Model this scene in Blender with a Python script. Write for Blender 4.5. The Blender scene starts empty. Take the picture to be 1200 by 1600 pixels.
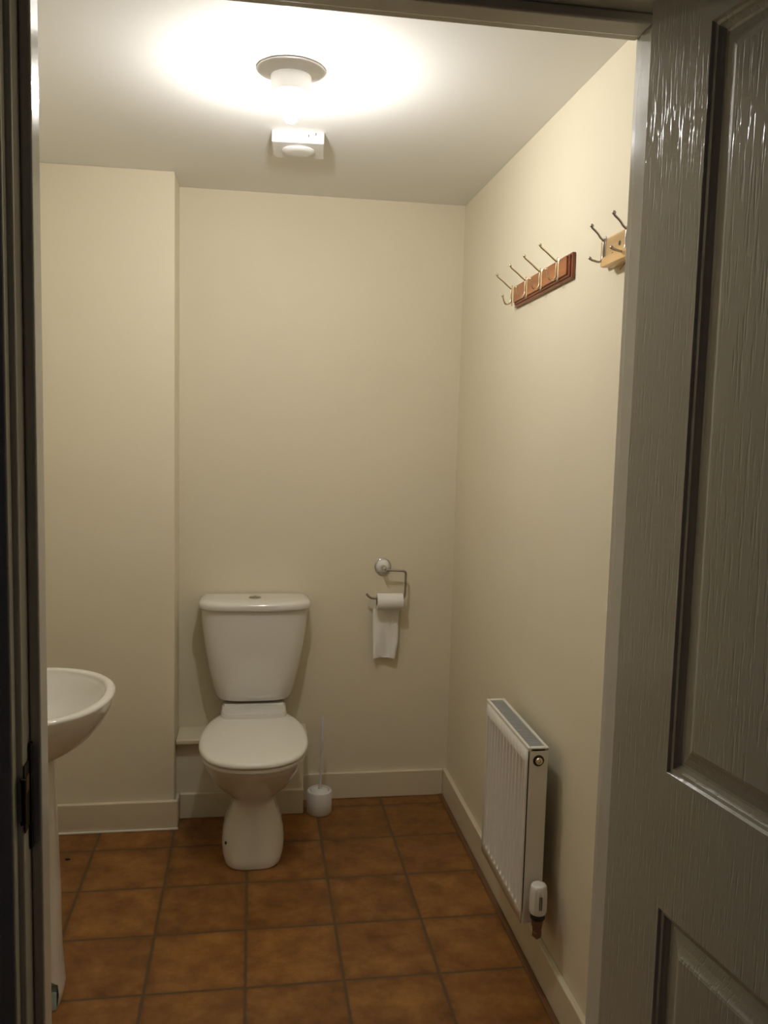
import bpy, bmesh, math, random
from mathutils import Vector, Matrix
random.seed(4)
S = bpy.context.scene
COL = S.collection
PI = math.pi

# ------------------------------------------------------------------ camera
YAW, PITCH, ROLL = 0.15376, 0.10034, 0.02560
cy, sy = math.cos(YAW), math.sin(YAW)
fw0 = Vector((sy, cy, 0)); rt0 = Vector((cy, -sy, 0)); up0 = Vector((0, 0, 1))
fw = fw0*math.cos(PITCH) - up0*math.sin(PITCH)
up = up0*math.cos(PITCH) + fw0*math.sin(PITCH)
rt = rt0*math.cos(ROLL) + up*math.sin(ROLL)
up2 = up*math.cos(ROLL) - rt0*math.sin(ROLL)
cam_d = bpy.data.cameras.new('camera')
cam = bpy.data.objects.new('camera', cam_d); COL.objects.link(cam)
cam.matrix_world = Matrix(((rt.x, up2.x, -fw.x, -0.8182), (rt.y, up2.y, -fw.y, -3.3886),
                           (rt.z, up2.z, -fw.z, 1.5316), (0, 0, 0, 1)))
cam_d.sensor_fit = 'HORIZONTAL'; cam_d.sensor_width = 36.0
cam_d.lens = 1338.3/1200*36.0
cam_d.clip_start = 0.02
S.camera = cam

# ------------------------------------------------------------------ world, exposure, lamp strength
w = bpy.data.worlds.new('dim_hall'); S.world = w; w.use_nodes = True
w.node_tree.nodes['Background'].inputs[0].default_value = (0.55, 0.55, 0.75, 1)
w.node_tree.nodes['Background'].inputs[1].default_value = 0.012
BULB_STRENGTH = 900.0
BULB_COLOR = (1.0, 0.985, 0.965)
S.view_settings.view_transform = 'Standard'
S.view_settings.look = 'None'
S.view_settings.gamma = 1.0
S.view_settings.use_curve_mapping = False
S.view_settings.exposure = 0.0

# ------------------------------------------------------------------ materials
def nm(name):
    m = bpy.data.materials.new(name); m.use_nodes = True
    nt = m.node_tree
    return m, nt, nt.nodes['Principled BSDF']

def mat(name, col, rough=0.5, metal=0.0, var=0.0, vscale=3.0, bump=0.0, bscale=60.0,
        stretch=(1, 1, 1), coat=0.0, spec=0.5, bdist=0.002, trans=0.0):
    m, nt, b = nm(name)
    b.inputs['Base Color'].default_value = (*col, 1)
    b.inputs['Roughness'].default_value = rough
    b.inputs['Metallic'].default_value = metal
    b.inputs['Coat Weight'].default_value = coat
    b.inputs['Coat Roughness'].default_value = 0.08
    b.inputs['Specular IOR Level'].default_value = spec
    b.inputs['Transmission Weight'].default_value = trans
    tc = nt.nodes.new('ShaderNodeTexCoord')
    mp = nt.nodes.new('ShaderNodeMapping'); mp.inputs['Scale'].default_value = stretch
    nt.links.new(tc.outputs['Object'], mp.inputs['Vector'])
    if var:
        n = nt.nodes.new('ShaderNodeTexNoise'); n.inputs['Scale'].default_value = vscale; n.inputs['Detail'].default_value = 5
        nt.links.new(mp.outputs[0], n.inputs['Vector'])
        r = nt.nodes.new('ShaderNodeValToRGB')
        r.color_ramp.elements[0].position = 0.3; r.color_ramp.elements[1].position = 0.7
        r.color_ramp.elements[0].color = (*[c*(1-var) for c in col], 1)
        r.color_ramp.elements[1].color = (*[min(1, c*(1+var)) for c in col], 1)
        nt.links.new(n.outputs['Fac'], r.inputs[0]); nt.links.new(r.outputs[0], b.inputs['Base Color'])
    if bump:
        n = nt.nodes.new('ShaderNodeTexNoise'); n.inputs['Scale'].default_value = bscale; n.inputs['Detail'].default_value = 3
        nt.links.new(mp.outputs[0], n.inputs['Vector'])
        bp = nt.nodes.new('ShaderNodeBump'); bp.inputs['Strength'].default_value = bump; bp.inputs['Distance'].default_value = bdist
        nt.links.new(n.outputs['Fac'], bp.inputs['Height']); nt.links.new(bp.outputs[0], b.inputs['Normal'])
    return m

def door_mat():
    """gloss paint over a fine embossed vertical wood grain"""
    m, nt, b = nm('grained_door_paint')
    b.inputs['Base Color'].default_value = (0.70, 0.66, 0.56, 1)
    b.inputs['Roughness'].default_value = 0.17
    tc = nt.nodes.new('ShaderNodeTexCoord')
    last = None
    for sc, st, lo, hi, dist, stren in ((340, (1, 1, 0.065), 0.55, 0.72, 0.0005, 0.55), (90, (1, 1, 0.06), 0.3, 0.7, 0.0006, 0.15)):
        mp = nt.nodes.new('ShaderNodeMapping'); mp.inputs['Scale'].default_value = st
        nt.links.new(tc.outputs['Object'], mp.inputs['Vector'])
        n = nt.nodes.new('ShaderNodeTexNoise'); n.inputs['Scale'].default_value = sc; n.inputs['Detail'].default_value = 2
        nt.links.new(mp.outputs[0], n.inputs['Vector'])
        r = nt.nodes.new('ShaderNodeMapRange'); r.inputs['From Min'].default_value = lo; r.inputs['From Max'].default_value = hi
        nt.links.new(n.outputs['Fac'], r.inputs['Value'])
        bp = nt.nodes.new('ShaderNodeBump'); bp.invert = (last is None)
        bp.inputs['Strength'].default_value = stren; bp.inputs['Distance'].default_value = dist
        nt.links.new(r.outputs[0], bp.inputs['Height'])
        if last: nt.links.new(last, bp.inputs['Normal'])
        last = bp.outputs[0]
    nt.links.new(last, b.inputs['Normal'])
    return m

M = {}
M['wall'] = mat('cream_wall_paint', (0.79, 0.718, 0.548), 0.55, var=0.025, vscale=1.6, bump=0.2, bscale=14, bdist=0.004, spec=0.3)
M['ceiling'] = mat('ceiling_paint', (0.88, 0.865, 0.83), 0.75, bump=0.1, bscale=40)
M['gloss'] = mat('cream_gloss_trim', (0.74, 0.66, 0.49), 0.3, bump=0.15, bscale=18)
M['frame'] = mat('door_frame_gloss', (0.72, 0.69, 0.60), 0.12, bump=0.1, bscale=25)
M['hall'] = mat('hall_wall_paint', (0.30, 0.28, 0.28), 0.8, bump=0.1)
M['door'] = door_mat()
M['ceramic'] = mat('white_ceramic', (0.80, 0.77, 0.71), 0.12, coat=0.3)
M['seat'] = mat('white_seat_plastic', (0.84, 0.81, 0.74), 0.22)
M['plastic'] = mat('white_plastic', (0.82, 0.80, 0.77), 0.35)
M['clear'] = mat('clear_plastic', (0.84, 0.85, 0.85), 0.2, trans=0.2)
M['bristle'] = mat('bristles', (0.75, 0.74, 0.72), 0.8)
M['radiator'] = mat('radiator_enamel', (0.80, 0.76, 0.70), 0.35)
M['grille'] = mat('grille_grey', (0.42, 0.43, 0.43), 0.5)
M['chrome'] = mat('chrome', (0.62, 0.61, 0.60), 0.12, metal=1)
M['steel'] = mat('dull_steel', (0.44, 0.41, 0.40), 0.28, metal=1)
M['brass'] = mat('brass', (0.74, 0.64, 0.46), 0.22, metal=1)
M['copper'] = mat('tarnished_copper', (0.22, 0.13, 0.08), 0.45, metal=0.6)
M['dark'] = mat('black_plastic', (0.02, 0.02, 0.022), 0.45)
M['bronze'] = mat('dark_bronze', (0.035, 0.026, 0.018), 0.5, metal=0.5)
M['paper'] = mat('tissue_paper', (0.86, 0.83, 0.78), 0.9, bump=0.3, bscale=90)
M['card'] = mat('cardboard', (0.45, 0.33, 0.2), 0.9)
M['cloth'] = mat('pale_blue_cloth', (0.45, 0.62, 0.64), 0.8, bump=0.3, bscale=60)
M['mahogany'] = mat('reddish_wood', (0.36, 0.125, 0.04), 0.35, var=0.3, vscale=9, stretch=(1, 0.25, 3), coat=0.12)
M['mahogany_dark'] = mat('dark_reddish_wood', (0.22, 0.062, 0.026), 0.35, var=0.3, vscale=9, stretch=(1, 0.25, 3), coat=0.12)
M['pine'] = mat('varnished_pine', (0.60, 0.39, 0.17), 0.35, var=0.38, vscale=14, stretch=(1, 0.15, 2.2), coat=0.1)
M['knot'] = mat('pine_knot', (0.22, 0.10, 0.035), 0.4)
M['bead'] = mat('white_sealant', (0.72, 0.68, 0.58), 0.5)
M['edge'] = mat('dark_brown_strip', (0.17, 0.075, 0.03), 0.5)

def floor_mat():
    m, nt, b = nm('terracotta_vinyl_tiles')
    N = nt.nodes.new; L = nt.links.new
    geo = N('ShaderNodeTexCoord'); sep = N('ShaderNodeSeparateXYZ'); L(geo.outputs['Object'], sep.inputs[0])
    def mth(op, a, bb=None, c=None):
        n = N('ShaderNodeMath'); n.operation = op
        for i, v in enumerate((a, bb, c)):
            if v is None: continue
            if isinstance(v, (int, float)): n.inputs[i].default_value = v
            else: L(v, n.inputs[i])
        return n.outputs[0]
    T = 0.27
    u = mth('DIVIDE', mth('ADD', sep.outputs[0], 0.283 + T*20), T)
    v = mth('DIVIDE', mth('ADD', sep.outputs[1], 0.3618 + T*20), T)
    fu, fv = mth('FRACT', u), mth('FRACT', v)
    cu, cv = mth('FLOOR', u), mth('FLOOR', v)
    # wobbling grout edges
    nz = N('ShaderNodeTexNoise'); nz.inputs['Scale'].default_value = 35; L(geo.outputs['Object'], nz.inputs['Vector'])
    wob = mth('MULTIPLY', mth('SUBTRACT', nz.outputs['Fac'], 0.5), 0.018)
    du = mth('MINIMUM', fu, mth('SUBTRACT', 1.0, fu)); dv = mth('MINIMUM', fv, mth('SUBTRACT', 1.0, fv))
    d = mth('ADD', mth('MINIMUM', du, dv), wob)
    mr = N('ShaderNodeMapRange'); mr.interpolation_type = 'SMOOTHSTEP'
    mr.inputs['From Min'].default_value = 0.006; mr.inputs['From Max'].default_value = 0.026
    L(d, mr.inputs['Value'])
    edge = N('ShaderNodeMapRange'); edge.inputs['From Min'].default_value = 0.0; edge.inputs['From Max'].default_value = 0.11
    edge.inputs['To Min'].default_value = 0.8; edge.inputs['To Max'].default_value = 1.0
    L(d, edge.inputs['Value'])
    cmb = N('ShaderNodeCombineXYZ'); L(cu, cmb.inputs[0]); L(cv, cmb.inputs[1])
    wn = N('ShaderNodeTexWhiteNoise'); wn.noise_dimensions = '2D'; L(cmb.outputs[0], wn.inputs['Vector'])
    n1 = N('ShaderNodeTexNoise'); n1.inputs['Scale'].default_value = 11; n1.inputs['Detail'].default_value = 7; n1.inputs['Roughness'].default_value = 0.65
    off = N('ShaderNodeVectorMath'); off.operation = 'MULTIPLY_ADD'; L(wn.outputs['Color'], off.inputs[0]); off.inputs[1].default_value = (9, 9, 9); L(geo.outputs['Object'], off.inputs[2])
    L(off.outputs[0], n1.inputs['Vector'])
    r = N('ShaderNodeValToRGB'); e = r.color_ramp.elements
    e[0].position = 0.28; e[0].color = (0.145, 0.055, 0.013, 1)
    e[1].position = 0.72; e[1].color = (0.37, 0.175, 0.045, 1)
    mid = r.color_ramp.elements.new(0.5); mid.color = (0.25, 0.106, 0.026, 1)
    L(n1.outputs['Fac'], r.inputs[0])
    br = mth('MULTIPLY', mth('MULTIPLY_ADD', wn.outputs['Value'], 0.22, 0.89), edge.outputs[0])
    sc = N('ShaderNodeVectorMath'); sc.operation = 'SCALE'; L(r.outputs[0], sc.inputs[0]); L(br, sc.inputs['Scale'])
    mix = N('ShaderNodeMix'); mix.data_type = 'RGBA'
    L(mr.outputs[0], mix.inputs['Factor']); mix.inputs['A'].default_value = (0.115, 0.065, 0.03, 1); L(sc.outputs[0], mix.inputs['B'])
    L(mix.outputs['Result'], b.inputs['Base Color'])
    b.inputs['Roughness'].default_value = 0.45; b.inputs['Specular IOR Level'].default_value = 0.35
    hh = mth('ADD', mr.outputs[0], mth('MULTIPLY', n1.outputs['Fac'], 0.35))
    bp = N('ShaderNodeBump'); bp.inputs['Strength'].default_value = 0.35; bp.inputs['Distance'].default_value = 0.0015
    L(hh, bp.inputs['Height']); L(bp.outputs[0], b.inputs['Normal'])
    return m
M['floor'] = floor_mat()

def bulb_mat():
    m, nt, b = nm('glowing_bulb')
    b.inputs['Base Color'].default_value = (1, 1, 1, 1)
    b.inputs['Emission Color'].default_value = (*BULB_COLOR, 1)
    b.inputs['Emission Strength'].default_value = BULB_STRENGTH
    return m
M['bulb'] = bulb_mat()

# ------------------------------------------------------------------ helpers
def obj(name, bm, m, parent=None, smooth=None, bevel=0.0, seg=2, loc=None):
    bmesh.ops.recalc_face_normals(bm, faces=bm.faces[:])
    me = bpy.data.meshes.new(name); bm.to_mesh(me); bm.free()
    me.materials.append(m)
    o = bpy.data.objects.new(name, me); COL.objects.link(o)
    if parent: o.parent = parent
    if loc: o.location = loc
    if bevel:
        md = o.modifiers.new('bevel', 'BEVEL'); md.width = bevel; md.segments = seg; md.limit_method = 'ANGLE'; md.angle_limit = math.radians(40)
        md.harden_normals = False
    if smooth:
        for p in me.polygons: p.use_smooth = True
        try: me.set_sharp_from_angle(angle=math.radians(smooth))
        except Exception: pass
    return o

def thing(name, label, cat, loc=(0, 0, 0), rot=(0, 0, 0), group=None):
    o = bpy.data.objects.new(name, None); COL.objects.link(o)
    o.location = loc; o.rotation_euler = rot; o.empty_display_size = 0.05
    o['label'] = label; o['category'] = cat
    if group: o['group'] = group
    return o

def tag(o, label, cat, group=None):
    o['label'] = label; o['category'] = cat
    if group: o['group'] = group
    return o

def struct(o):
    o['kind'] = 'structure'; return o

def B(): return bmesh.new()

def box(bm, x0, x1, y0, y1, z0, z1):
    vs = [bm.verts.new((x, y, z)) for x in (x0, x1) for y in (y0, y1) for z in (z0, z1)]
    for f in ((0, 1, 3, 2), (4, 6, 7, 5), (0, 4, 5, 1), (2, 3, 7, 6), (0, 2, 6, 4), (1, 5, 7, 3)):
        bm.faces.new([vs[i] for i in f])
    return bm

def rings(bm, rr, cap0=True, cap1=True, closed=False):
    L = []
    for r in rr: L.append([bm.verts.new(p) for p in r])
    n = len(L[0])
    idx = list(range(len(L)-1)) + ([len(L)-1] if closed else [])
    for i in idx:
        a, b = L[i], L[(i+1) % len(L)]
        for j in range(n):
            bm.faces.new((a[j], a[(j+1) % n], b[(j+1) % n], b[j]))
    if not closed:
        if cap0: bm.faces.new(L[0][::-1])
        if cap1: bm.faces.new(L[-1])
    return bm

def lathe(bm, prof, origin=(0, 0, 0), axis='z', n=40, cap0=True, cap1=True):
    ox, oy, oz = origin; rr = []
    for r, h in prof:
        ring = []
        for k in range(n):
            a = 2*PI*k/n; c, s = r*math.cos(a), r*math.sin(a)
            if axis == 'z': ring.append((ox+c, oy+s, oz+h))
            elif axis == 'y': ring.append((ox+c, oy+h, oz+s))
            else: ring.append((ox+h, oy+c, oz+s))
        rr.append(ring)
    return rings(bm, rr, cap0, cap1)

def tube(bm, pts, r, n=12, caps=True):
    pts = [Vector(p) for p in pts]
    rad = r if isinstance(r, (list, tuple)) else [r]*len(pts)
    prev = None; rr = []
    for i, p in enumerate(pts):
        t = (pts[min(i+1, len(pts)-1)] - pts[max(i-1, 0)]).normalized()
        if prev is None:
            ref = Vector((0, 0, 1)) if abs(t.z) < 0.9 else Vector((1, 0, 0))
            u = t.cross(ref).normalized()
        else:
            u = (prev - t*prev.dot(t)).normalized()
        prev = u; v = t.cross(u)
        rr.append([tuple(p + (u*math.cos(2*PI*k/n) + v*math.sin(2*PI*k/n))*rad[i]) for k in range(n)])
    return rings(bm, rr, caps, caps)

def smooth_path(pts, k=6):
    P = [Vector(p) for p in pts]; out = []
    for i in range(len(P)-1):
        p0 = P[max(i-1, 0)]; p1 = P[i]; p2 = P[i+1]; p3 = P[min(i+2, len(P)-1)]
        for j in range(k):
            t = j/k
            out.append(0.5*((2*p1) + (-p0+p2)*t + (2*p0-5*p1+4*p2-p3)*t*t + (-p0+3*p1-3*p2+p3)*t**3))
    out.append(P[-1]); return out

def ball(bm, c, r, sc=(1, 1, 1), n=16):
    mt = Matrix.Translation(c) @ Matrix.Diagonal((*[r*s for s in sc], 1))
    bmesh.ops.create_uvsphere(bm, u_segments=n, v_segments=n//2, radius=1.0, matrix=mt)
    return bm

def supell(cx, cyy, hx, hy0, hy1, z, n=48, e=2.4):
    """ring: half-width hx, extends hy0 towards -y and hy1 towards +y"""
    out = []
    for k in range(n):
        a = 2*PI*k/n; c, s = math.cos(a), math.sin(a)
        x = hx*math.copysign(abs(c)**(2/e), c); hy = hy1 if s > 0 else hy0
        out.append((cx+x, cyy+hy*math.copysign(abs(s)**(2/e), s), z))
    return out

# ------------------------------------------------------------------ the room
H = 2.40
XL, XC = -1.60, -1.0975            # left wall, corner of the chase
YF, YH = -2.36, -2.46              # front wall, room face and hall face
o = struct(obj('floor', box(B(), XL-0.1, 0.9, -3.9, 0.1, -0.05, 0), M['floor']))
struct(obj('ceiling', box(B(), XL-0.1, 0.1, YH, 0.1, H, H+0.08), M['ceiling']))
struct(obj('wall_back', box(B(), XC, 0.1, 0, 0.1, 0, H), M['wall']))
struct(obj('wall_back_left', box(B(), XL, XC, -0.203, 0.1, 0, H), M['wall'], bevel=0.003))
struct(obj('wall_right', box(B(), 0, 0.1, YF, 0, 0, H), M['wall']))
struct(obj('wall_left', box(B(), XL-0.1, XL, YF, 0.1, 0, H), M['wall']))
LX0, LX1, HZ = -1.057, -0.366, 2.0  # lining faces, underside of head lining
bm = B()
box(bm, XL-0.1, LX0-0.025, YH, YF, 0, H); box(bm, LX1+0.025, 0.1, YH, YF, 0, H)
box(bm, LX0-0.025, LX1+0.025, YH, YF, HZ+0.025, H)
fwall = struct(obj('wall_front', bm, M['wall']))
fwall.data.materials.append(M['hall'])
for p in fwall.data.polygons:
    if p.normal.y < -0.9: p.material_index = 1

# pipe boxing behind the toilet with its shelf board
BX1 = -0.607
struct(obj('wall_pipe_boxing', box(B(), XC, BX1, -0.122, 0, 0, 0.300), M['wall'], bevel=0.002))
struct(obj('trim_1', box(B(), XC+0.001, BX1+0.012, -0.152, -0.0005, 0.300, 0.320), M['gloss'], bevel=0.005, seg=3))

def skirt(name, pts, h=0.11, t=0.018):
    """skirting run: list of (x0,x1,y0,y1)"""
    bm = B()
    for a in pts: box(bm, *a, 0, h)
    return struct(obj(name, bm, M['gloss'], bevel=0.004, seg=3))
skirt('baseboard_back', [(BX1+0.001, -0.0185, -0.018, 0)])
skirt('baseboard_right', [(-0.018, 0, YF, 0)])
skirt('baseboard_back_left', [(XL+0.018, XC+0.014, -0.221, -0.203)])
skirt('baseboard_pipe_boxing', [(XC+0.015, BX1+0.001, -0.138, -0.122), (XC+0.0005, XC+0.0145, -0.2025, -0.1225)], h=0.10)
skirt('baseboard_left', [(XL, XL+0.018, YF, -0.203)])
struct(obj('trim_2', tube(B(), [(XL+0.02, -0.223, 0.002), (XC+0.016, -0.223, 0.002)], 0.005, 8), M['bead'], smooth=60))
struct(obj('trim_3', box(B(), -0.036, -0.0185, YF, -0.0190, 0, 0.006), M['edge'], bevel=0.003, seg=3))  # narrow strip, darker brown than the tiles, along the right skirting

# door lining, stops and architraves (left jamb, right jamb, head)
bm = B()
box(bm, LX0-0.025, LX0, YH, YF, 0, HZ+0.025); box(bm, LX1, LX1+0.025, YH, YF, 0, HZ+0.025)
box(bm, LX0, LX1, YH, YF, HZ, HZ+0.025)
box(bm, LX0, LX0+0.012, -2.432, -2.397, 0, HZ); box(bm, LX1-0.012, LX1, -2.432, -2.397, 0, HZ)
box(bm, LX0+0.012, LX1-0.012, -2.432, -2.397, HZ-0.012, HZ)
lining = struct(obj('trim_4', bm, M['frame'], bevel=0.003, seg=3))
bm = B()
aw = 0.07
for a in ((LX0-0.006-aw, LX0-0.006, YH-0.016, YH, 0, HZ+0.006+aw), (LX1+0.006, LX1+0.006+aw, YH-0.016, YH, 0, HZ+0.006+aw),
          (LX0-0.006, LX1+0.006, YH-0.016, YH, HZ+0.006, HZ+0.006+aw)):
    box(bm, *a)
struct(obj('trim_5', bm, M['frame'], bevel=0.003, seg=3))

# strike plate on the left jamb
bm = B()
box(bm, LX0, LX0+0.0015, -2.4595, -2.434, 1.085, 1.160)
box(bm, LX0+0.0005, LX0+0.0035, -2.4405, -2.4335, 1.058, 1.178)
tube(bm, [(LX0-0.002, -2.464, 1.098), (LX0+0.001, -2.462, 1.098), (LX0+0.001, -2.462, 1.146), (LX0-0.002, -2.464, 1.146)], 0.0028, 8)
sp = obj('strike_plate', bm, M['bronze'], bevel=0.0008); sp.parent = lining
sp['label'] = 'dark metal strike plate'
obj('latch_hole', box(B(), LX0+0.0012, LX0+0.0022, -2.455, -2.443, 1.128, 1.146), M['copper'], sp)

# ------------------------------------------------------------------ open door, local x = away from hinge, y = thickness, z = up
def panel_prof(d):  # depth profile of the moulding, distance from the panel outline
    pr = [(0, 0), (0.002, -0.0030), (0.0055, -0.0036), (0.0075, -0.0062), (0.011, -0.0095), (0.014, -0.010), (0.024, -0.0065), (0.034, -0.0018), (0.037, -0.0012)]
    return pr
def door_leaf():
    W, Z0, Z1, T = 0.686, 0.008, 1.992, 0.035
    xs = [0.101, 0.296, 0.390, 0.585]; zs = [(0.22, 1.023), (1.174, 1.931)]
    bm = B()
    for side in (0, 1):
        yy = 0 if side == 0 else T; sg = 1 if side == 0 else -1
        X = [0, xs[0], xs[1], xs[2], xs[3], W]; Z = [Z0, zs[0][0], zs[0][1], zs[1][0], zs[1][1], Z1]
        V = {}
        def v(x, z, d=0.0):
            k = (round(x, 5), round(z, 5), round(d, 5))
            if k not in V: V[k] = bm.verts.new((x, yy - sg*d, z))
            return V[k]
        for i in range(5):
            for j in range(5):
                pan = i in (1, 3) and j in (1, 3)
                x0, x1, z0, z1 = X[i], X[i+1], Z[j], Z[j+1]
                if not pan:
                    bm.faces.new((v(x0, z0), v(x1, z0), v(x1, z1), v(x0, z1)))
                else:
                    pr = panel_prof(0)
                    for (a, da), (b, db) in zip(pr[:-1], pr[1:]):
                        A = [(x0+a, z0+a), (x1-a, z0+a), (x1-a, z1-a), (x0+a, z1-a)]
                        C = [(x0+b, z0+b), (x1-b, z0+b), (x1-b, z1-b), (x0+b, z1-b)]
                        for k in range(4):
                            bm.faces.new((v(*A[k], da), v(*A[(k+1) % 4], da), v(*C[(k+1) % 4], db), v(*C[k], db)))
                    a, da = pr[-1]
                    bm.faces.new((v(x0+a, z0+a, da), v(x1-a, z0+a, da), v(x1-a, z1-a, da), v(x0+a, z1-a, da)))
    vs = [bm.verts.new((x, y, z)) for x in (0, W) for y in (0, T) for z in (Z0, Z1)]
    for f in ((0, 1, 3, 2), (4, 6, 7, 5), (0, 2, 6, 4), (1, 5, 7, 3)):
        bm.faces.new([vs[i] for i in f])
    bmesh.ops.remove_doubles(bm, verts=bm.verts[:], dist=1e-5)
    return bm
leaf = struct(obj('door_1', door_leaf(), M['door']))
# face (local y=0) looks to -x in the world: hinge edge at the right jamb, leaf swung out into the hall
leaf.rotation_euler = (0, 0, math.radians(-90+9))
leaf.location = (-0.397, -2.470, 0)
for z in (0.25, 1.75):
    hb = B()
    lathe(hb, [(0.0055, 0), (0.0055, 0.075)], (0.006, 0.040, z-0.0375), n=12)
    obj('hinge', hb, M['steel'], leaf, smooth=40)
hd = B()
for s, yy in ((-1, 0), (1, 0.035)):
    box(hd, 0.615, 0.655, yy if s > 0 else yy-0.006, yy+0.006 if s > 0 else yy, 0.98, 1.13)
    tube(hd, smooth_path([(0.635, yy+s*0.005, 1.075), (0.635, yy+s*0.040, 1.075), (0.620, yy+s*0.048, 1.075), (0.53, yy+s*0.048, 1.073)]), 0.009, 12)
hdo = obj('door_handle', hd, M['chrome'], leaf, smooth=40)

# ------------------------------------------------------------------ ceiling light
LXp, LYp = -0.733, -1.162
t = thing('ceiling_light', 'bare glowing bulb in a white batten holder with round flange on the ceiling', 'ceiling light', (LXp, LYp, H))
bm = lathe(B(), [(0.084, -0.0004), (0.085, -0.003), (0.080, -0.005), (0.060, -0.011), (0.047, -0.018), (0.040, -0.018)], n=64)
obj('flange', bm, M['plastic'], t, smooth=50)
bm = lathe(B(), [(0.049, -0.010), (0.050, -0.018), (0.050, -0.058), (0.0475, -0.060), (0.0460, -0.058), (0.0460, -0.022)], n=64)
obj('skirt', bm, M['plastic'], t, smooth=50)
bm = lathe(B(), [(0.020, -0.020), (0.020, -0.052), (0.016, -0.056), (0.0135, -0.058)], n=32)
obj('lampholder', bm, M['plastic'], t, smooth=50)
bm = lathe(B(), [(0.012, -0.056), (0.0130, -0.066), (0.0150, -0.074), (0.0165, -0.0832), (0.010, -0.0835)], n=32)
obj('bulb_neck', bm, M['plastic'], t, smooth=60)
pr = [(0.0130, -0.0840), (0.0165, -0.090), (0.0188, -0.098), (0.0194, -0.105), (0.0188, -0.112), (0.0160, -0.119), (0.010, -0.1245), (0.003, -0.1265)]
bl = obj('light_bulb', lathe(B(), pr, n=32), M['bulb'], t, smooth=80); bl['label'] = 'glowing white bulb'

# ceiling detector box
t = thing('smoke_alarm', 'white square box with round alarm beneath, on the ceiling behind the bare bulb', 'smoke alarm', (-0.688, -0.645, H), (0, 0, -0.07))
bm = box(B(), -0.078, 0.078, -0.076, 0.076, -0.034, 0)
obj('mounting_box', bm, M['plastic'], t, bevel=0.003)
bm = lathe(B(), [(0.050, -0.033), (0.050, -0.037), (0.044, -0.041), (0.030, -0.0425), (0.010, -0.0425)], n=40)
obj('alarm_body', bm, M['plastic'], t, smooth=40)
bm = B(); box(bm, 0.030, 0.033, -0.0768, -0.0755, -0.017, -0.009); box(bm, 0.052, 0.055, -0.0768, -0.0755, -0.011, -0.003)
obj('screw', bm, M['dark'], t)

# ------------------------------------------------------------------ toilet
TX = -0.803
t = thing('toilet', 'white close coupled toilet with closed lid against the back wall', 'toilet', (TX, -0.35, 0))
def yo(y): return y+0.35
# pan: bowl and foot as one lofted body (z, half width, front y, back y, squareness)
sec = [(0.000, 0.100, -0.552, -0.20, 3.2), (0.006, 0.103, -0.556, -0.20, 3.2), (0.030, 0.109, -0.548, -0.20, 3.0), (0.060, 0.1105, -0.535, -0.20, 2.8),
       (0.095, 0.106, -0.518, -0.20, 2.7), (0.130, 0.094, -0.500, -0.20, 2.6), (0.165, 0.080, -0.484, -0.19, 2.5), (0.190, 0.074, -0.476, -0.18, 2.4),
       (0.205, 0.078, -0.480, -0.17, 2.3), (0.225, 0.098, -0.500, -0.165, 2.2), (0.255, 0.132, -0.535, -0.16, 2.2), (0.290, 0.156, -0.572, -0.16, 2.2),
       (0.325, 0.172, -0.604, -0.155, 2.2), (0.355, 0.180, -0.630, -0.14, 2.25), (0.375, 0.183, -0.642, -0.13, 2.3), (0.384, 0.180, -0.640, -0.13, 2.3), (0.386, 0.170, -0.630, -0.135, 2.3)]
rr = []
for z, hw, yf, yb, e in sec:
    c = -0.36 if z > 0.2 else -0.40
    rr.append(supell(0, yo(c), hw, c-yf, yb-c, z, 56, e))
pan = obj('pan', rings(B(), rr), M['ceramic'], t, smooth=70)
bm = rings(B(), [supell(0, yo(-0.135), w_, 0.10, 0.10, z, 40, 5) for z, w_ in ((0.325, 0.095), (0.35, 0.115), (0.39, 0.124), (0.436, 0.124), (0.442, 0.119))])
obj('rear_shelf', bm, M['ceramic'], t, smooth=50)
bm = lathe(B(), [(0.0055, -0.001), (0.0055, 0.0015), (0.003, 0.0022)], n=14)
zx, nx_ = -0.094, 2.75
yy_ = -0.40 - 0.132*(1-(abs(zx)/0.1098)**nx_)**(1/nx_)
nrm = Vector((-(abs(zx)/0.1098)**(nx_-1)/0.1098, -((-0.40-yy_)/0.132)**(nx_-1)/0.132, 1.2)).normalized()
so = obj('floor_screw', bm, M['dark'], t, smooth=40); so.location = (zx, yo(yy_), 0.072); so.rotation_euler = nrm.to_track_quat('Z', 'Y').to_euler()
# seat and lid outlines
OUT = [(-0.13, 0.112), (-0.17, 0.140), (-0.23, 0.165), (-0.31, 0.183), (-0.40, 0.191), (-0.48, 0.187), (-0.55, 0.170), (-0.60, 0.143), (-0.635, 0.104), (-0.655, 0.055), (-0.661, 0.0)]
def outline(inset, z, cut=0.0):
    right = smooth_path([(hw, y, 0) for y, hw in OUT], 4)
    pts = [(p.x, p.y) for p in right] + [(-p.x, p.y) for p in right[::-1][1:]]
    cx_, cy_ = 0, -0.40; o_ = []
    for x, y in pts:
        k = 1 - inset/0.2
        o_.append((x*k, yo(cy_+(y-cy_)*(1-inset/0.265)), z))
    return o_
seat = rings(B(), [outline(0.010, 0.384), outline(0.004, 0.387), outline(0.003, 0.396), outline(0.008, 0.400)])
obj('seat', seat, M['seat'], t, smooth=40)
lid = rings(B(), [outline(0.008, 0.399), outline(0.001, 0.402), outline(0.000, 0.408), outline(0.002, 0.414), outline(0.008, 0.419), outline(0.02, 0.4215), outline(0.06, 0.4235), outline(0.12, 0.4245), outline(0.18, 0.4248)])
obj('lid', lid, M['seat'], t, smooth=60)
bm = box(B(), -0.114, 0.114, yo(-0.134), yo(-0.102), 0.415, 0.449)
obj('hinge_block', bm, M['seat'], t, bevel=0.004, seg=3)
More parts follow.
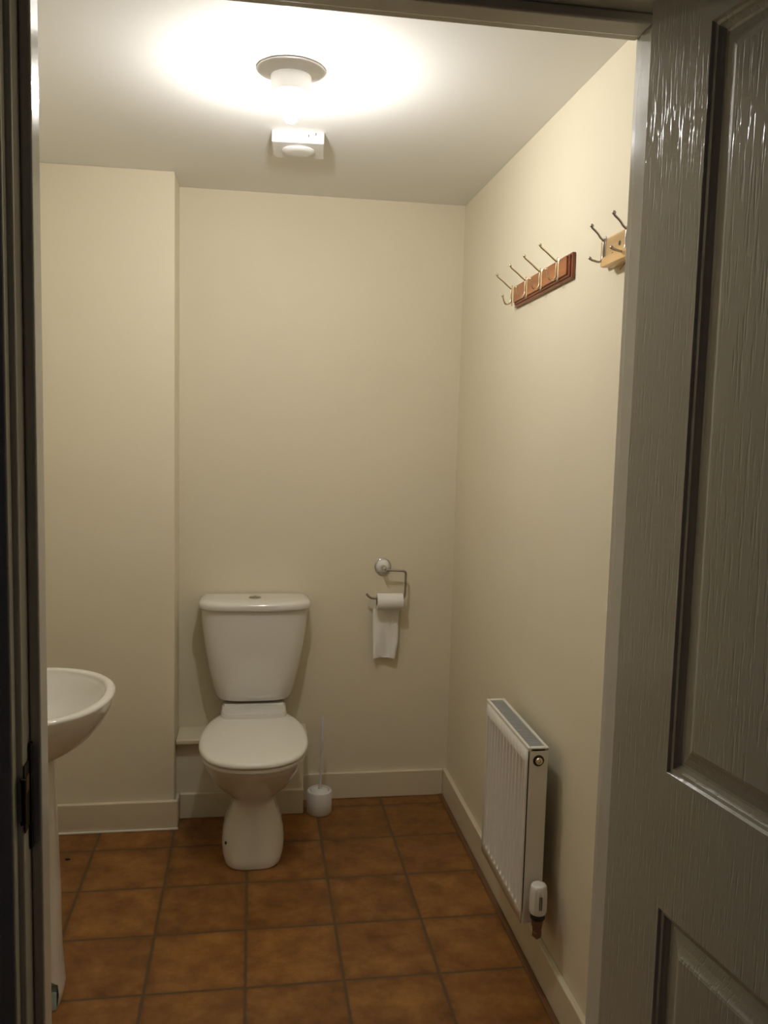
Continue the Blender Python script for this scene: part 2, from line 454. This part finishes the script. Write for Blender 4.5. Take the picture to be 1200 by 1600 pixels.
# cistern
def cis(hw, z, yf, n=20, r=0.03):
    """flat back at the wall, corners rounded, gently bowed front"""
    pts = [(-hw+0.004, -0.012), (hw-0.004, -0.012)]
    right = [(hw, -0.03), (hw, yf*0.62)]
    front = []
    for k in range(n+1):
        a = k/n; x = hw*math.cos(PI*a); e = 1-abs(x/hw)**4
        front.append((x, yf*0.62 + (yf*0.38)*(e**0.55)))
    pts = pts + [(hw, -0.022)] + front + [(-hw, -0.022)]
    return [(x, yo(y), z) for x, y in pts]
rr = [cis(hw, z, yf) for z, hw, yf in ((0.455, 0.112, -0.112), (0.457, 0.126, -0.126), (0.464, 0.138, -0.140), (0.480, 0.147, -0.150), (0.52, 0.157, -0.160), (0.60, 0.175, -0.172), (0.68, 0.189, -0.178), (0.76, 0.199, -0.181), (0.824, 0.203, -0.183))]
cst = obj('cistern', rings(B(), rr), M['ceramic'], t, smooth=50)
rr = [cis(hw, z, yf) for z, hw, yf in ((0.824, 0.201, -0.184), (0.825, 0.209, -0.193), (0.829, 0.2115, -0.196), (0.843, 0.2115, -0.196), (0.850, 0.209, -0.193), (0.854, 0.203, -0.186), (0.857, 0.185, -0.165), (0.858, 0.12, -0.12))]
cl = obj('cistern_lid', rings(B(), rr), M['ceramic'], t, smooth=60)
bm = lathe(B(), [(0.025, 0.0), (0.025, 0.003), (0.021, 0.005), (0.021, 0.0035), (0.004, 0.0035)], n=32)
fb = obj('flush_button', bm, M['chrome'], cl, smooth=40, loc=(0, yo(-0.095), 0.857))
bm = box(B(), -0.0008, 0.0008, -0.020, 0.020, 0.003, 0.0042)
for s in (-1, 1):
    lathe(bm, [(0.0085, 0.003), (0.0085, 0.0055), (0.006, 0.0062)], (s*0.0095, 0, 0), n=18)
obj('button_half', bm, M['chrome'], cl, smooth=40, loc=(0, yo(-0.095), 0.857))

# ------------------------------------------------------------------ toilet brush
t = thing('toilet_brush', 'white toilet brush standing in its round holder beside the toilet', 'toilet brush', (-0.543, -0.128, 0))
bm = lathe(B(), [(0.046, 0), (0.049, 0.003), (0.0500, 0.045), (0.0490, 0.088), (0.0465, 0.092), (0.040, 0.093), (0.036, 0.086), (0.034, 0.06)], n=40)
obj('holder', bm, M['plastic'], t, smooth=50)
bm = lathe(B(), [(0.0335, 0), (0.0345, 0.012), (0.0345, 0.018), (0.020, 0.022), (0.010, 0.024)], (0, 0, 0.072), n=32)
obj('splash_collar', bm, M['plastic'], t, smooth=50)
bm = B()
tube(bm, [(0, 0, 0.09), (0.002, 0, 0.13), (0.006, 0, 0.26), (0.0085, 0, 0.372), (0.009, 0, 0.388)], [0.0065, 0.0045, 0.0048, 0.006, 0.003], 14)
obj('handle', bm, M['clear'], t, smooth=60)
bm = B()
for k in range(60):
    a = k*2.399; r = 0.026
    tube(bm, [(0, 0, 0.02+k*0.0008), (r*math.cos(a), r*math.sin(a), 0.02+k*0.0008)], 0.0008, 4)
obj('bristles', bm, M['bristle'], t)

# ------------------------------------------------------------------ toilet roll holder
t = thing('toilet_roll_holder', 'chrome wire toilet roll holder with white round wall rose on the back wall', 'roll holder', (-0.293, 0, 0.966))
RX, RZ = -0.293, 0.966
bm = lathe(B(), [(0.030, 0), (0.030, -0.006), (0.022, -0.014), (0.012, -0.018), (0.004, -0.019)], axis='y', n=40)
obj('rose', bm, M['plastic'], t, smooth=60)
bm = lathe(B(), [(0.0335, 0), (0.0345, -0.004), (0.0330, -0.008), (0.0300, -0.009), (0.0295, -0.003)], axis='y', n=48)
rg = obj('rose_ring', bm, M['chrome'], t, smooth=60)
bm = lathe(B(), [(0.010, -0.016), (0.0105, -0.03), (0.010, -0.045), (0.0085, -0.062), (0.006, -0.070), (0.002, -0.072)], axis='y', n=24)
bm2 = bm; obj('post', bm2, M['chrome'], t, smooth=50)
YR = -0.052
arm = [(0.004, YR, -0.008), (0.060, YR, -0.010), (0.080, YR, -0.012), (0.0865, YR, -0.020), (0.087, YR, -0.035), (0.086, YR, -0.100), (0.083, YR, -0.1145), (0.070, YR, -0.1195), (-0.03, YR, -0.121), (-0.040, YR, -0.121), (-0.052, YR, -0.119), (-0.062, YR, -0.112), (-0.070, YR, -0.103)]
bm = tube(B(), smooth_path(arm, 5), 0.0048, 12)
obj('wire_arm', bm, M['steel'], t, smooth=60)

# toilet roll hanging on the arm (its core rests on the wire)
rc = (-0.269, YR, RZ-0.1345)
t = thing('toilet_roll', 'small white toilet roll on the wire holder with a long torn tail', 'toilet roll', rc)
bm = lathe(B(), [(0.0195, -0.052), (0.0325, -0.052), (0.0330, -0.050), (0.0330, 0.050), (0.0325, 0.052), (0.0195, 0.052)], axis='x', n=48, cap0=False, cap1=False)
obj('paper_roll', bm, M['paper'], t, smooth=40)
bm = B()
prf = [(0.0195, -0.0515), (0.0195, 0.0515), (0.0187, 0.0515), (0.0187, -0.0515)]
rr_ = []
for r, h in prf: rr_.append([(h, r*math.cos(2*PI*k/40), r*math.sin(2*PI*k/40)) for k in range(40)])
rings(bm, rr_, closed=True)
obj('cardboard_core', bm, M['card'], t, smooth=40)
bm = B(); nu, nv = 12, 40; G = []
for j in range(nv+1):
    f = j/nv; z = 0.0 - f*0.242; row = []
    for i in range(nu+1):
        g = i/nu
        xl = -0.052 - 0.011*min(1, f*5) + 0.004*f; xr = 0.054 - 0.008*min(1, f*5) - 0.006*f - 0.008*max(0, (f-0.75)/0.25)
        x = xl + (xr-xl)*g
        base = 0.0335*math.cos(min(1.0, f*4)*0.25) if f < 0.25 else 0.0325
        y = base - 0.010*f + 0.0045*f*math.sin(g*7+f*5) + 0.003*f*math.sin(g*15-f*9)
        row.append(bm.verts.new((x, y, z + (0.006*math.sin(g*3.2) if j == nv else 0))))
    G.append(row)
for j in range(nv):
    for i in range(nu): bm.faces.new((G[j][i], G[j][i+1], G[j+1][i+1], G[j+1][i]))
tl = obj('paper_tail', bm, M['paper'], t, smooth=180)
sd = tl.modifiers.new('solid', 'SOLIDIFY'); sd.thickness = 0.0005

# ------------------------------------------------------------------ wash basin and pedestal
BXc, BYc = -1.395, -1.145
def densify(rr, k=3):
    cols = [smooth_path([r_[i] for r_ in rr], k) for i in range(len(rr[0]))]
    return [[tuple(c_[j]) for c_ in cols] for j in range(len(cols[0]))]
t = thing('wash_basin', 'white ceramic wash basin on a pedestal at the left wall', 'basin', (XL, BYc, 0))
def bring(z, front, hy, back=XL, n=64, e=2.15, cx=-1.40):
    out = []
    for k in range(n):
        a = 2*PI*k/n; c, s = math.cos(a), math.sin(a)
        hx = (front-cx) if c > 0 else (cx-back); ee = e if c > 0 else 4.5
        out.append((cx+hx*math.copysign(abs(c)**(2/ee), c)-XL, hy*math.copysign(abs(s)**(2/ee), s), z))
    return out
rr = [bring(0.655, -1.33, 0.07, -1.54), bring(0.660, -1.315, 0.085, -1.55), bring(0.675, -1.283, 0.115, -1.57), bring(0.70, -1.245, 0.152, -1.585), bring(0.73, -1.213, 0.188, -1.592),
      bring(0.765, -1.188, 0.220, -1.598), bring(0.795, -1.174, 0.240, -1.599), bring(0.815, -1.168, 0.249, -1.599), bring(0.821, -1.1685, 0.249, -1.599), bring(0.825, -1.173, 0.245, -1.598),
      bring(0.826, -1.182, 0.236, -1.596), bring(0.824, -1.190, 0.227, -1.49), bring(0.815, -1.194, 0.222, -1.486), bring(0.807, -1.199, 0.217, -1.484), bring(0.795, -1.205, 0.209, -1.482),
      bring(0.765, -1.222, 0.190, -1.475), bring(0.735, -1.245, 0.165, -1.465), bring(0.71, -1.275, 0.13, -1.45), bring(0.695, -1.31, 0.09, -1.44), bring(0.69, -1.36, 0.04, -1.42)]
obj('bowl', rings(B(), densify(rr)), M['ceramic'], t, smooth=60)
bm = lathe(B(), [(0.022, 0), (0.022, 0.003), (0.016, 0.004), (0.014, 0.002)], n=24)
obj('waste', bm, M['chrome'], t, smooth=40, loc=(-1.385-XL, 0, 0.690))
def pring(z, hw, fr, n=40, e=2.6, bk=-1.50, cut=0.0):
    out = []
    for k in range(n):
        a = 2*PI*k/n; c, s = math.cos(a), math.sin(a)
        cx = -1.39; hx = (fr-cx) if c > 0 else (cx-bk)
        out.append((cx+hx*math.copysign(abs(c)**(2/e), c)-XL, -0.02+hw*math.copysign(abs(s)**(2/e), s), z))
    return out
PED = [(0.672, 0.072, -1.313), (0.60, 0.073, -1.313), (0.45, 0.075, -1.309), (0.30, 0.079, -1.304), (0.17, 0.083, -1.303), (0.10, 0.087, -1.300), (0.06, 0.091, -1.297), (0.035, 0.093, -1.296), (0.008, 0.088, -1.301), (0.0, 0.086, -1.304)]
ped = obj('pedestal', rings(B(), densify([pring(*a) for a in PED])), M['ceramic'], t, smooth=60)
# recess cut into the near side of the foot
poly = [(-1.352, 0.150), (-1.337, 0.128), (-1.320, 0.100), (-1.303, 0.070), (-1.3005, 0.040), (-1.304, 0.014), (-1.316, -0.012), (-1.37, -0.012)]
bm = B(); rings(bm, [[(x-XL, yy, z) for x, z in poly] for yy in (-0.30, -0.034)])
cut = obj('recess_cutter', bm, M['dark'], t)
md = ped.modifiers.new('recess', 'BOOLEAN'); md.operation = 'DIFFERENCE'; md.object = cut; md.solver = 'EXACT'
dg = bpy.context.evaluated_depsgraph_get(); dg.update()
me_ = bpy.data.meshes.new_from_object(ped.evaluated_get(dg))
ped.modifiers.clear(); ped.data = me_
bpy.data.objects.remove(cut)
ped.data.materials.clear(); ped.data.materials.append(M['ceramic'])
for p_ in ped.data.polygons: p_.material_index = 0
bm = box(B(), -1.360, -1.3065, -1.212, -1.1815, 0.0, 0.052)
tag(obj('cleaning_cloth', bm, M['cloth'], bevel=0.005, seg=3), 'folded pale blue cloth tucked in the dark recess of the basin pedestal foot', 'cloth')

# ------------------------------------------------------------------ radiator (plane facing -x)
RY0, RY1, RZ0, RZ1 = -1.300, -0.890, 0.212, 0.700
RXF, RXB = -0.095, -0.040
t = thing('radiator', 'white ribbed panel radiator hung low on the right wall', 'radiator', (-0.02, (RY0+RY1)/2, RZ0))
def rl(x, y, z): return (x+0.02, y-(RY0+RY1)/2, z-RZ0)
# fluted front panel: profile across y, closed section, with flat borders top and bottom
bm = B()
nf = 12; m0 = 0.026
ys = []; pitch = (RY1-RY0-2*m0)/nf
def flute(y):
    u = (y-(RY0+m0))/pitch
    if u <= 0 or u >= nf: return 0.0
    f = u-math.floor(u)
    d = min(f, 1-f)          # recessed channels between raised ribs
    return max(0.0, min(1.0, (0.36-d)/0.14))
zrows = [(RZ0, 0), (RZ0+0.030, 0), (RZ0+0.040, 1), (RZ1-0.056, 1), (RZ1-0.046, 0), (RZ1-0.008, 0)]
Ny = 12*12
ylist = [RY0+0.004] + [RY0+m0+pitch*nf*k/Ny for k in range(Ny+1)] + [RY1-0.004]
G = [[bm.verts.new(rl(RXF+0.0085*flute(y)*a + 0.0, y, z)) for y in ylist] for z, a in zrows]
for j in range(len(G)-1):
    for i in range(len(ylist)-1): bm.faces.new((G[j][i], G[j][i+1], G[j+1][i+1], G[j+1][i]))
fp = obj('front_panel', bm, M['radiator'], t, smooth=35)
sd = fp.modifiers.new('solid', 'SOLIDIFY'); sd.thickness = 0.002; sd.offset = -1
bm = B()
def rbox(bm, x0, x1, y0, y1, z0, z1):
    a = rl(x0, y0, z0); b = rl(x1, y1, z1); box(bm, a[0], b[0], a[1], b[1], a[2], b[2])
rbox(bm, RXF+0.014, RXB-0.004, RY0+0.01, RY1-0.01, RZ0+0.012, RZ1-0.03)
obj('convector_core', bm, M['radiator'], t)
for y0, y1 in ((RY0, RY0+0.003), (RY1-0.003, RY1)):
    bm = B(); rbox(bm, RXF+0.0045, RXB, y0, y1, RZ0+0.002, RZ1-0.003)
    obj('side_panel', bm, M['radiator'], t, bevel=0.001)
# top grille: frame + slats
bm = B()
rbox(bm, RXF, RXF+0.008, RY0, RY1, RZ1-0.010, RZ1); rbox(bm, RXB-0.006, RXB+0.002, RY0, RY1, RZ1-0.010, RZ1)
rbox(bm, RXF+0.008, RXB-0.006, RY0, RY0+0.014, RZ1-0.010, RZ1); rbox(bm, RXF+0.008, RXB-0.006, RY1-0.014, RY1, RZ1-0.010, RZ1)
tg = obj('top_cover', bm, M['radiator'], t, bevel=0.0015)
bm = B()
y = RY0+0.016
while y < RY1-0.016:
    rbox(bm, RXF+0.008, RXB-0.006, y, y+0.0035, RZ1-0.007, RZ1-0.003); y += 0.0062
rbox(bm, RXF+0.008, RXB-0.006, RY0+0.014, RY1-0.014, RZ1-0.009, RZ1-0.008)
obj('grille', bm, M['grille'], tg)
c = rl(-0.066, RY0, 0.665)
bm = lathe(B(), [(0.0150, 0.001), (0.0150, -0.0012), (0.0115, -0.0015)], c, 'y', 28)
vr = obj('vent_recess', bm, M['dark'], t, smooth=40)
bm = lathe(B(), [(0.0100, 0.0), (0.0100, -0.006), (0.0085, -0.008), (0.0045, -0.0085), (0.0035, -0.006), (0.001, -0.006)], c, 'y', 24)
obj('bleed_plug', bm, M['brass'], t, smooth=40)
for y in (RY0+0.16, RY1-0.10):
    bm = B(); rbox(bm, RXB, -0.0003, y-0.015, y+0.015, RZ0+0.05, RZ1-0.06)
    obj('wall_bracket', bm, M['radiator'], t)
# thermostatic valve
VX, VY = -0.062, -1.335
bm = lathe(B(), [(0.0125, -0.047), (0.0135, -0.034), (0.0155, -0.030), (0.0165, -0.014), (0.015, -0.012)], n=6)
t2 = obj('valve', bm, M['copper'], t, loc=(VX+0.02, VY-(RY0+RY1)/2, 0.26-RZ0))
t2['label'] = 'white thermostatic valve on a tarnished pipe fitting'
n = 48; rr = []  # ribbed head
for z, r, k in ((0.004, 0.0205, 0), (0.008, 0.0225, 0.2), (0.016, 0.0235, 1), (0.062, 0.0225, 1), (0.070, 0.0215, 0.4), (0.078, 0.0205, 0), (0.082, 0.018, 0), (0.084, 0.012, 0)):
    rr.append([((r-0.0022*k*(1 if j % 4 == 0 else 0))*math.cos(2*PI*j/n), (r-0.0022*k*(1 if j % 4 == 0 else 0))*math.sin(2*PI*j/n), z) for j in range(n)])
obj('valve_head', rings(B(), rr), M['plastic'], t2, smooth=50)
bm = B(); box(bm, -0.0045, -0.0030, -0.0245, -0.0225, 0.022, 0.058); box(bm, 0.0005, 0.002, -0.0245, -0.0225, 0.022, 0.058)
obj('scale_mark', bm, M['dark'], t2)
bm = lathe(B(), [(0.016, -0.014), (0.0195, -0.010), (0.0195, 0.003), (0.0185, 0.005)], n=32)
cl_ = obj('collar', bm, M['dark'], t2, smooth=40); cl_['label'] = 'black collar'
bm = B()
tube(bm, [(0, 0, -0.022), (0, 0.036, -0.022)], [0.010, 0.009], 6)
obj('union_nut', bm, M['copper'], t2)
bm = B()
lathe(bm, [(0.009, -0.046), (0.0130, -0.049), (0.0130, -0.060), (0.009, -0.064)], n=6)
obj('compression_nut', bm, M['copper'], t2)
bm = tube(B(), smooth_path([(0, 0, -0.046), (0, 0, -0.062), (0.004, 0.010, -0.069), (0.012, 0.028, -0.068), (0.032, 0.075, -0.064), (0.0618, 0.145, -0.060)], 5), 0.0065, 14)
obj('supply_pipe', bm, M['copper'], t2, smooth=60)

# ------------------------------------------------------------------ coat racks
def hook_mesh(z0, out=0.052, rise=0.040, low=0.030, lrise=0.030, r=0.0026, bx=-0.020):
    bm = B()
    tube(bm, smooth_path([(bx-0.0035, 0, z0-0.002), (bx-0.012, 0, z0+0.004), (bx-out*0.6, 0, z0+rise*0.52), (bx-out*0.95, 0, z0+rise*0.88), (bx-out, 0, z0+rise)], 5), [r*1.25]*3+[r]*18, 10)
    ball(bm, (bx-out-0.0005, 0, z0+rise+0.002), 0.0046)
    tube(bm, smooth_path([(bx-0.003, 0, z0+0.002), (bx-0.0045, 0, z0-0.02), (bx-0.005, 0, z0-0.040), (bx-0.012, 0, z0-0.050), (bx-low*0.8, 0, z0-0.048), (bx-low, 0, z0-0.048+lrise*0.5), (bx-low-0.003, 0, z0-0.048+lrise)], 5), r, 10)
    ball(bm, (bx-low-0.003, 0, z0-0.048+lrise+0.001), 0.0042)
    return bm
def hook_plate(z0, bx=-0.020):
    bm = B(); rr = []
    for z, hw in ((0.008, 0.002), (0.006, 0.0055), (0.0, 0.0075), (-0.012, 0.0055), (-0.030, 0.0050), (-0.046, 0.0060), (-0.052, 0.0040), (-0.054, 0.0015)):
        rr.append([(bx+0.0002, -hw, z0+z), (bx-0.0022, -hw*0.6, z0+z), (bx-0.0030, 0, z0+z), (bx-0.0022, hw*0.6, z0+z), (bx+0.0002, hw, z0+z)])
    return rings(bm, rr)

def coat_rack(name, label, loc, tilt, L, zb, zt, hooks, wood, dark, hm, hz, out, rise, low, lrise, raised):
    t = thing(name, label, 'coat rack', loc, (tilt, 0, 0))
    bm = B()
    if raised:   # board with a stepped, darker moulded border
        box(bm, -0.010, -0.0004, -L/2, L/2, zb, zt)
        box(bm, -0.015, -0.009, -L/2+0.008, L/2-0.008, zb+0.007, zt-0.005)
        obj('moulded_edge', bm, dark, t, bevel=0.0025, seg=3)
        bm = box(B(), -0.020, -0.0149, -L/2+0.018, L/2-0.014, zb+0.013, zt-0.006)
        obj('board', bm, wood, t, bevel=0.002, seg=3)
    else:
        box(bm, -0.020, -0.0004, -L/2, L/2, zb, zt)
        obj('board', bm, wood, t, bevel=0.006, seg=4)
        bm = box(B(), -0.033, -0.0195, -L/2, L/2-0.042, zb-0.007, zb+0.014)
        box(bm, -0.0195, -0.0004, -L/2, L/2-0.042, zb-0.007, zb-0.0002)
        obj('lower_batten', bm, wood, t, bevel=0.0015, seg=2)
    for y in hooks:
        h = obj('hook', hook_mesh(hz, out, rise, low, lrise), hm, t, smooth=60); h.location = (0, y, 0)
        p = obj('hook_plate', hook_plate(hz), hm, h, smooth=50)
    return t
yc = -0.985
ra = coat_rack('coat_rack', 'reddish brown wooden coat rack with four brass double hooks on the right wall', (0, yc, 1.9495), math.radians(-1.5),
               0.488, -0.0335, 0.0335, [-0.745-yc, -0.885-yc, -1.015-yc, -1.150-yc], M['mahogany'], M['mahogany_dark'], M['brass'], 0.026, 0.050, 0.037, 0.028, 0.023, True)
yc2 = -1.690
rb = coat_rack('coat_rack', 'pale knotty pine coat rack with dull metal hooks, partly hidden by the door frame', (0, yc2, 1.944), math.radians(-0.3),
               0.514, -0.031, 0.031, [-1.463-yc2, -1.585-yc2, -1.705-yc2, -1.825-yc2], M['pine'], M['pine'], M['steel'], 0.027, 0.034, 0.028, 0.033, 0.004, False)
for y, z, r in ((-1.576, 0.012, 0.0065), (-1.505, -0.012, 0.004), (-1.66, -0.006, 0.004)):
    bm = lathe(B(), [(r, 0.0), (r, -0.0205), (r*0.9, -0.0208)], (0, y-yc2, z), 'x', 16)
    obj('knot', bm, M['knot'], rb, smooth=40)
bm = lathe(B(), [(0.0055, -0.019), (0.0055, -0.0206), (0.004, -0.0208)], (0, -1.543-yc2, 0.004), 'x', 14)
obj('screw_hole', bm, M['dark'], rb)
bm = lathe(B(), [(0.0035, -0.019), (0.0035, -0.0212), (0.002, -0.0218)], (0, -1.522-yc2, -0.006), 'x', 14)
obj('screw_head', bm, M['chrome'], rb, smooth=40)
bm = tube(B(), [(0, 0, 0.004), (-0.018, -0.012, -0.016)], 0.0012, 8)
nl = tag(obj('nail', bm, M['steel'], smooth=60, loc=(-0.0, -1.535, 1.905)), 'bent thin nail poking out of the wall just below the pine coat rack', 'nail')

# ------------------------------------------------------------------ small things on the floor
bm = ball(B(), (0, 0, 0.004), 0.0055, (1.3, 0.9, 0.8), 12); ball(bm, (0.007, 0.002, 0.003), 0.003)
tag(obj('dirt_crumb', bm, M['dark'], smooth=80, loc=(-1.441, -0.417, 0)), 'tiny black crumb on the floor tiles by the left skirting', 'crumb')
